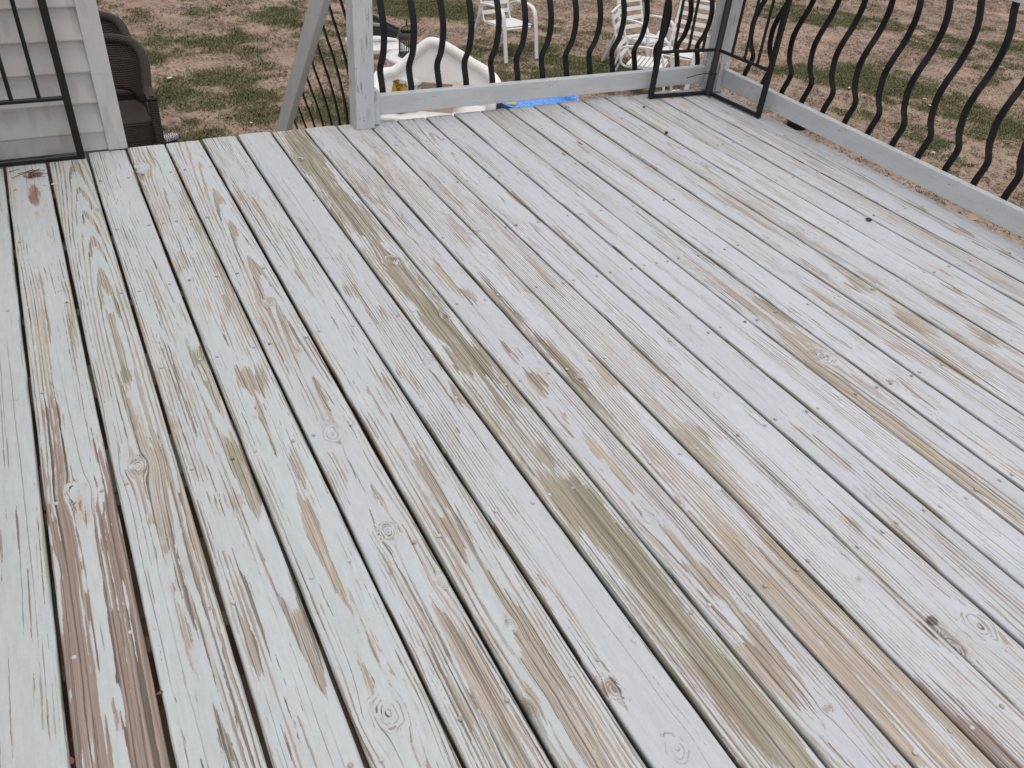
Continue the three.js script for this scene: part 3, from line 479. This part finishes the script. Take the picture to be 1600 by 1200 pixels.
{ // white wicker loveseat with a peaked back
  const t = thing('wicker_loveseat', 'white wicker loveseat with a peaked back behind the railing', 'loveseat', [3.25, GROUND, -7.24], -.5);
  const path = shellPath(.54, .32, -.28, .2), lean = (p) => clamp((.1 - p.z) / .35) * .25;
  const top = (p) => { const k = clamp((.15 - p.z) / .3), q = p.x + .08, ax = q < 0 ? -q / .3 : q / .58; return .64 + .02 * k + k * .31 * Math.max(0, 1 - Math.sqrt(ax * ax + .05) + .14); };
  part('back', shell(path, top, () => .1, lean, .03), F.wickerWhite, t);
  part('rolled_edge', rollGeo(path, top, lean, .05, [[-.5, .02], [-.3, .025], [-.12, .025], [-.03, .015]]), F.wickerWhite, t);
  part('seat', bx(1.02, .07, .56, 0, .405, .06, .03), F.wickerWhite, t); part('skirt', bx(1.02, .28, .03, 0, .235, .31, .01), F.wickerWhite, t);
  for (const s of [-1, 1]) part('leg', bx(.05, .12, .05, s * .54, .06, .28), F.wickerWhite, t);
}
function armchair(x, z, turn, label) {
  const t = thing('wicker_armchair', label, 'armchair', [x, GROUND, z], turn, 'dark wicker armchairs beside the house');
  const path = shellPath(.31, .33, -.3, .295), k = (p) => clamp((.08 - p.z) / .34), ks = (p) => sst(0, 1, k(p));
  const lean = (p) => ks(p) * .28, top = (p) => .6 + .33 * ks(p) - .05 * (p.x / .31) * (p.x / .31) * ks(p), bottom = (p) => top(p) - .05 - .36 * sst(.15, .75, k(p));
  part('back', shell(path, top, bottom, lean, .035), F.wickerDark, t);
  part('rolled_edge', rollGeo(path, top, lean, .042), F.wickerDark, t);
  for (const s of [-1, 1]) { part('arm', bx(.09, .03, .2, s * .31, .615, .245, .012), F.wickerDark, t); part('arm_panel', bx(.075, .6, .11, s * .31, .3, .3, .015), F.wickerDark, t); part('rear_leg', bx(.06, .5, .06, s * .27, .25, -.27, .012), F.wickerDark, t); }
  part('seat', bx(.56, .07, .6, 0, .38, 0, .03), F.wickerDark, t); part('skirt', bx(.56, .27, .03, 0, .24, .29, .01), F.wickerDark, t);
  return t;
}
armchair(.43, -7.98, 0, 'dark brown wicker armchair beside the house corner, in front of its twin');
armchair(.4, -8.78, .06, 'dark brown wicker armchair beside the house corner, behind its twin');
{
  const g = bx(.16, .05, .1, 0, 0, 0, .02), tx = texture(64, 64, (x, y) => (Math.floor((x + y * .4) / 9) & 1) ? [225, 225, 228] : [22, 20, 24]); tx.repeat.set(14, 14); g.rotateY(.5); g.translate(.88, GROUND + .05, -8.2);
  solo('small_cushion', g, std({ map: tx, roughness: .8 }), 'black and white striped cushion on the ground beside the wicker armchair', 'cushion');
}
{ // round white table with a bird cage, and the folded parasol on a white bench
  const t = thing('round_table', 'small round white wicker table behind the loveseat', 'table', [3.42, GROUND, -8.22]);
  part('table_top', [new THREE.CylinderGeometry(.27, .27, .025, 40).toNonIndexed(), new THREE.TorusGeometry(.27, .022, 10, 40).rotateX(Math.PI / 2).toNonIndexed()].map((g) => g.translate(0, .625, 0)), F.wickerWhite, t);
  for (let i = 0; i < 4; i++) { const a = i * 1.571 + .6; part('leg', rod([Math.cos(a) * .2, .62, Math.sin(a) * .2], [Math.cos(a) * .24, 0, Math.sin(a) * .24], .018), F.wickerWhite, t); }
  const c = thing('bird_cage', 'dark ornamental bird cage with a domed top on the white table', 'bird cage', [3.36, GROUND + .641, -8.26]), m = std({ color: new THREE.Color().setRGB(.035, .045, .04), roughness: .6 });
  part('base', new THREE.CylinderGeometry(.082, .09, .025, 24).translate(0, .0125, 0), m, c);
  for (let i = 0; i < 26; i++) { const a = i / 26 * 6.283, x = Math.cos(a), z = Math.sin(a); part('wire', rod([x * .078, .02, z * .078], [x * .08, .21, z * .08], .004, 5), m, c); }
  part('collar', new THREE.LatheGeometry([[.078, .175], [.09, .178], [.092, .2], [.082, .225], [.065, .24]].map(([a, b]) => new THREE.Vector2(a, b)), 24), m, c);
  for (let i = 0; i < 12; i++) { const a = i / 12 * 6.283, x = Math.cos(a), z = Math.sin(a); part('dome_wire', tube([[x * .062, .235, z * .062], [x * .056, .265, z * .056], [x * .035, .29, z * .035], [x * .008, .3, z * .008]], .0032, 10, 5), m, c); }
  part('finial', [new THREE.CylinderGeometry(.006, .012, .06, 8).translate(0, .325, 0), new THREE.SphereGeometry(.01, 10, 8).translate(0, .357, 0)], m, c);
  const b = thing('white_bench', 'white bench under the folded green parasol behind the loveseat', 'bench', [3.2, GROUND, -8.72]);
  part('seat', bx(.55, .06, .5, 0, .63, 0, .02), F.wickerWhite, b); for (const [x, z] of [[-.23, -.2], [.23, -.2], [-.23, .2], [.23, .2]]) part('leg', bx(.05, .6, .05, x, .3, z), F.wickerWhite, b);
  const p = thing('folded_parasol', 'folded dark green parasol lying on the white bench', 'parasol', [3.2, GROUND + .66, -8.75], -.15);
  const cg = new THREE.CylinderGeometry(.11, .05, .5, 40, 24), cp = cg.attributes.position; for (let i = 0; i < cp.count; i++) { const x = cp.getX(i), y = cp.getY(i), z = cp.getZ(i), a = Math.atan2(z, x), f = 1 + .22 * Math.sin(a * 7 + y * 3) + .1 * n2(a * 3, y * 6, 120); cp.setXYZ(i, x * f, y, z * f * .75); }
  cg.rotateZ(Math.PI / 2 - .3); cg.translate(0, .16, 0); cg.computeVertexNormals(); part('canopy', cg, std({ color: new THREE.Color().setRGB(.008, .018, .014), roughness: .45 }), p);
  part('pole', rod([-.3, .24, .1], [.02, .2, .12], .018), std({ color: new THREE.Color().setRGB(.36, .28, .22), roughness: .6 }), p);
}
{ // things left on the loveseat
  const tx = texture(128, 64, (x, y) => { const v = vn(x / 9, y / 9, 130), w = vn(x / 5, y / 5, 131); return v > .62 ? [96, 104, 40] : w > .66 ? [150, 70, 36] : [190, 150, 46]; });
  const t = thing('glazed_pot', 'yellow and green patterned pot standing on the loveseat', 'pot', [2.88, GROUND + .441, -7.25]);
  part('body', new THREE.LatheGeometry([[0, 0], [.05, 0], [.075, .06], [.085, .15], [.07, .24], [.06, .27], [.066, .285], [.06, .285]].map(([a, b]) => new THREE.Vector2(a, b)), 28), std({ map: tx, roughness: .35 }), t);
  const b = thing('cardboard_box', 'open pale cardboard box with flaps on the loveseat', 'box', [3.26, GROUND + .441, -7.27], -.5), cm = std({ color: new THREE.Color().setRGB(.5, .4, .32), roughness: .9 });
  part('wall', [bx(.34, .2, .006, 0, .1, .12), bx(.34, .2, .006, 0, .1, -.12), bx(.006, .2, .23, -.17, .1, 0), bx(.006, .2, .23, .17, .1, 0), bx(.33, .006, .23, 0, .004, 0)], cm, b);
  for (const [x, a] of [[-.2, .5], [.21, -.45]]) { const g = bx(.1, .005, .24); g.rotateZ(a); g.translate(x, .222, 0); part('flap', g, cm, b); }
  const g = new THREE.SphereGeometry(.12, 32, 12, 0, 6.283, 0, 1.3); g.scale(1, .62, 1); g.translate(3.0, GROUND + .68, -7.3);
  solo('cake_cover', [g, new THREE.CylinderGeometry(.112, .112, .225, 24, 1, true).translate(3.0, GROUND + .56, -7.3).toNonIndexed()], new THREE.MeshPhysicalMaterial({ color: 0xe8f0ea, roughness: .12, transmission: .55, thickness: 0, side: THREE.DoubleSide }), 'clear domed plastic cover on the loveseat seat', 'cover');
}
{ // paddling pool, boards and bucket on the lawn
  const tx = texture(128, 128, (x, y) => { const v = Math.abs(n2(x / 13, y / 13, 140)); return v < .1 ? [150, 205, 245] : [52, 132, 224]; }); tx.repeat.set(5, 5);
  const t = thing('paddling_pool', 'bright blue plastic paddling pool on the lawn behind the railing', 'pool', [4.92, GROUND, -8.12]), m = std({ map: tx, roughness: .3 });
  const flo = new THREE.CylinderGeometry(.42, .42, .02, 48).translate(0, .035, 0), uv = flo.attributes.uv; part('floor', flo, m, t);
  part('wall', new THREE.LatheGeometry([[.42, .02], [.44, .07], [.46, .12], [.5, .125], [.5, .11], [.475, .1], [.445, .02]].map(([a, b]) => new THREE.Vector2(a, b)), 48), m, t);
}
{
  const g = bx(.62, .025, .12); g.rotateY(-.5); g.translate(4.4, GROUND + .055, -8.3); solo('loose_plank', g, std({ color: new THREE.Color().setRGB(.5, .38, .26), roughness: .9 }), 'pale loose plank lying on the lawn beside the blue pool', 'plank');
  const g2 = bx(.3, .08, .22, 0, 0, 0, .02); g2.rotateY(.4); g2.translate(4.18, GROUND + .065, -8.1); solo('wood_block', g2, std({ color: new THREE.Color().setRGB(.06, .045, .03), roughness: 1 }), 'dark brown block of wood beside the loose plank', 'wood block');
  const t = thing('black_bucket', 'black plastic bucket on the lawn beyond the side railing', 'bucket', [7.66, GROUND, -6.66]), m = std({ color: new THREE.Color().setRGB(.012, .012, .014), roughness: .5 });
  part('body', new THREE.LatheGeometry([[0, .01], [.11, 0], [.13, .14], [.145, .145], [.145, .16], [.128, .158], [.105, .02], [0, .02]].map(([a, b]) => new THREE.Vector2(a, b)), 32), m, t);
}
// fallen leaves on the lawn, scraps on the deck
const leafGeo = (() => { const sh = new THREE.Shape(); sh.moveTo(0, -.5); sh.bezierCurveTo(.4, -.35, .34, .2, 0, .55); sh.bezierCurveTo(-.34, .2, -.4, -.35, 0, -.5); const g = new THREE.ExtrudeGeometry(sh, { depth: .03, bevelEnabled: false, curveSegments: 6 }); g.rotateX(-Math.PI / 2); const p = g.attributes.position; for (let i = 0; i < p.count; i++) p.setY(i, p.getY(i) + .5 * p.getX(i) * p.getX(i) + .2 * p.getZ(i) * p.getZ(i)); g.computeVertexNormals(); return g; })();
function leaf(name, px, py, y, size, rgb, label, category, group) { const p = onY(px, py, y), o = solo(name, leafGeo, std({ color: new THREE.Color().setRGB(...rgb), roughness: .8 }), label, category, group); o.position.set(p.x, (y < -1 ? groundY(p.x, p.z) + .035 : y + .003), p.z); o.scale.setScalar(size); o.rotation.y = rr(0, 6); }
for (const [x, y, s] of [[266, 126, .075], [1325, 143, .06], [1442, 161, .06], [1450, 173, .06], [1455, 245, .06], [1424, 96, .05], [1506, 193, .05], [797, 106, .05], [393, 197, .05]]) leaf('fallen_leaf', x, y, GROUND, s, [.62, .54, .38], 'pale dry leaf lying on the lawn', 'leaf', 'dry leaves on the lawn');
leaf('leaf_scrap', 250, 1084, 0, .012, [.2, .075, .065], 'red leaf scrap by a board gap, away from the house', 'leaf scrap');
leaf('leaf_scrap', 113, 1190, 0, .014, [.2, .06, .045], 'orange red leaf scrap beside the red worn board', 'leaf scrap');
leaf('paint_flake', 84, 289, 0, .018, [.75, .7, .52], 'cream flake in a board gap near the house siding', 'flake');
leaf('leaf_scrap', 1364, 453, 0, .02, [.5, .4, .12], 'small yellow leaf scrap on a worn board', 'leaf scrap');
for (const [x, y, s, l] of [[1006, 169, .011, 'dark seed pod on the boards before the corner trellis, nearer the back railing'], [1041, 209, .013, 'dark seed pod lying on a knot stain out on the boards'], [1357, 345, .013, 'dark seed pod on the boards near the side railing'], [1108, 153, .008, 'dark seed pod against the foot of the trellis pole']]) { const p = onY(x, y, 0), g = new THREE.SphereGeometry(1, 12, 8); g.scale(s, s * .45, s * .65); const o = solo('seed_pod', g, std({ color: new THREE.Color().setRGB(.06, .055, .045), roughness: .9 }), l, 'seed pod'); o.position.set(p.x, s * .4 + .001, p.z); o.rotation.y = rr(0, 3); }
for (let i = 0; i < 12; i++) { const p = onY(rr(20, 74), rr(268, 280), 0), g = rod([-.02, 0, 0], [.02, .002, 0], .0011, 5), o = solo('pine_needle', g, std({ color: new THREE.Color().setRGB(.12, .06, .03), roughness: .9 }), 'brown pine needle under the trellis bar by the house', 'needle', 'pine needles by the house wall'); o.position.set(p.x, .004 + .001 * i * .3, p.z); o.rotation.y = rr(-.8, .8); }
console.log('furniture');
renderer.render(scene, camera);
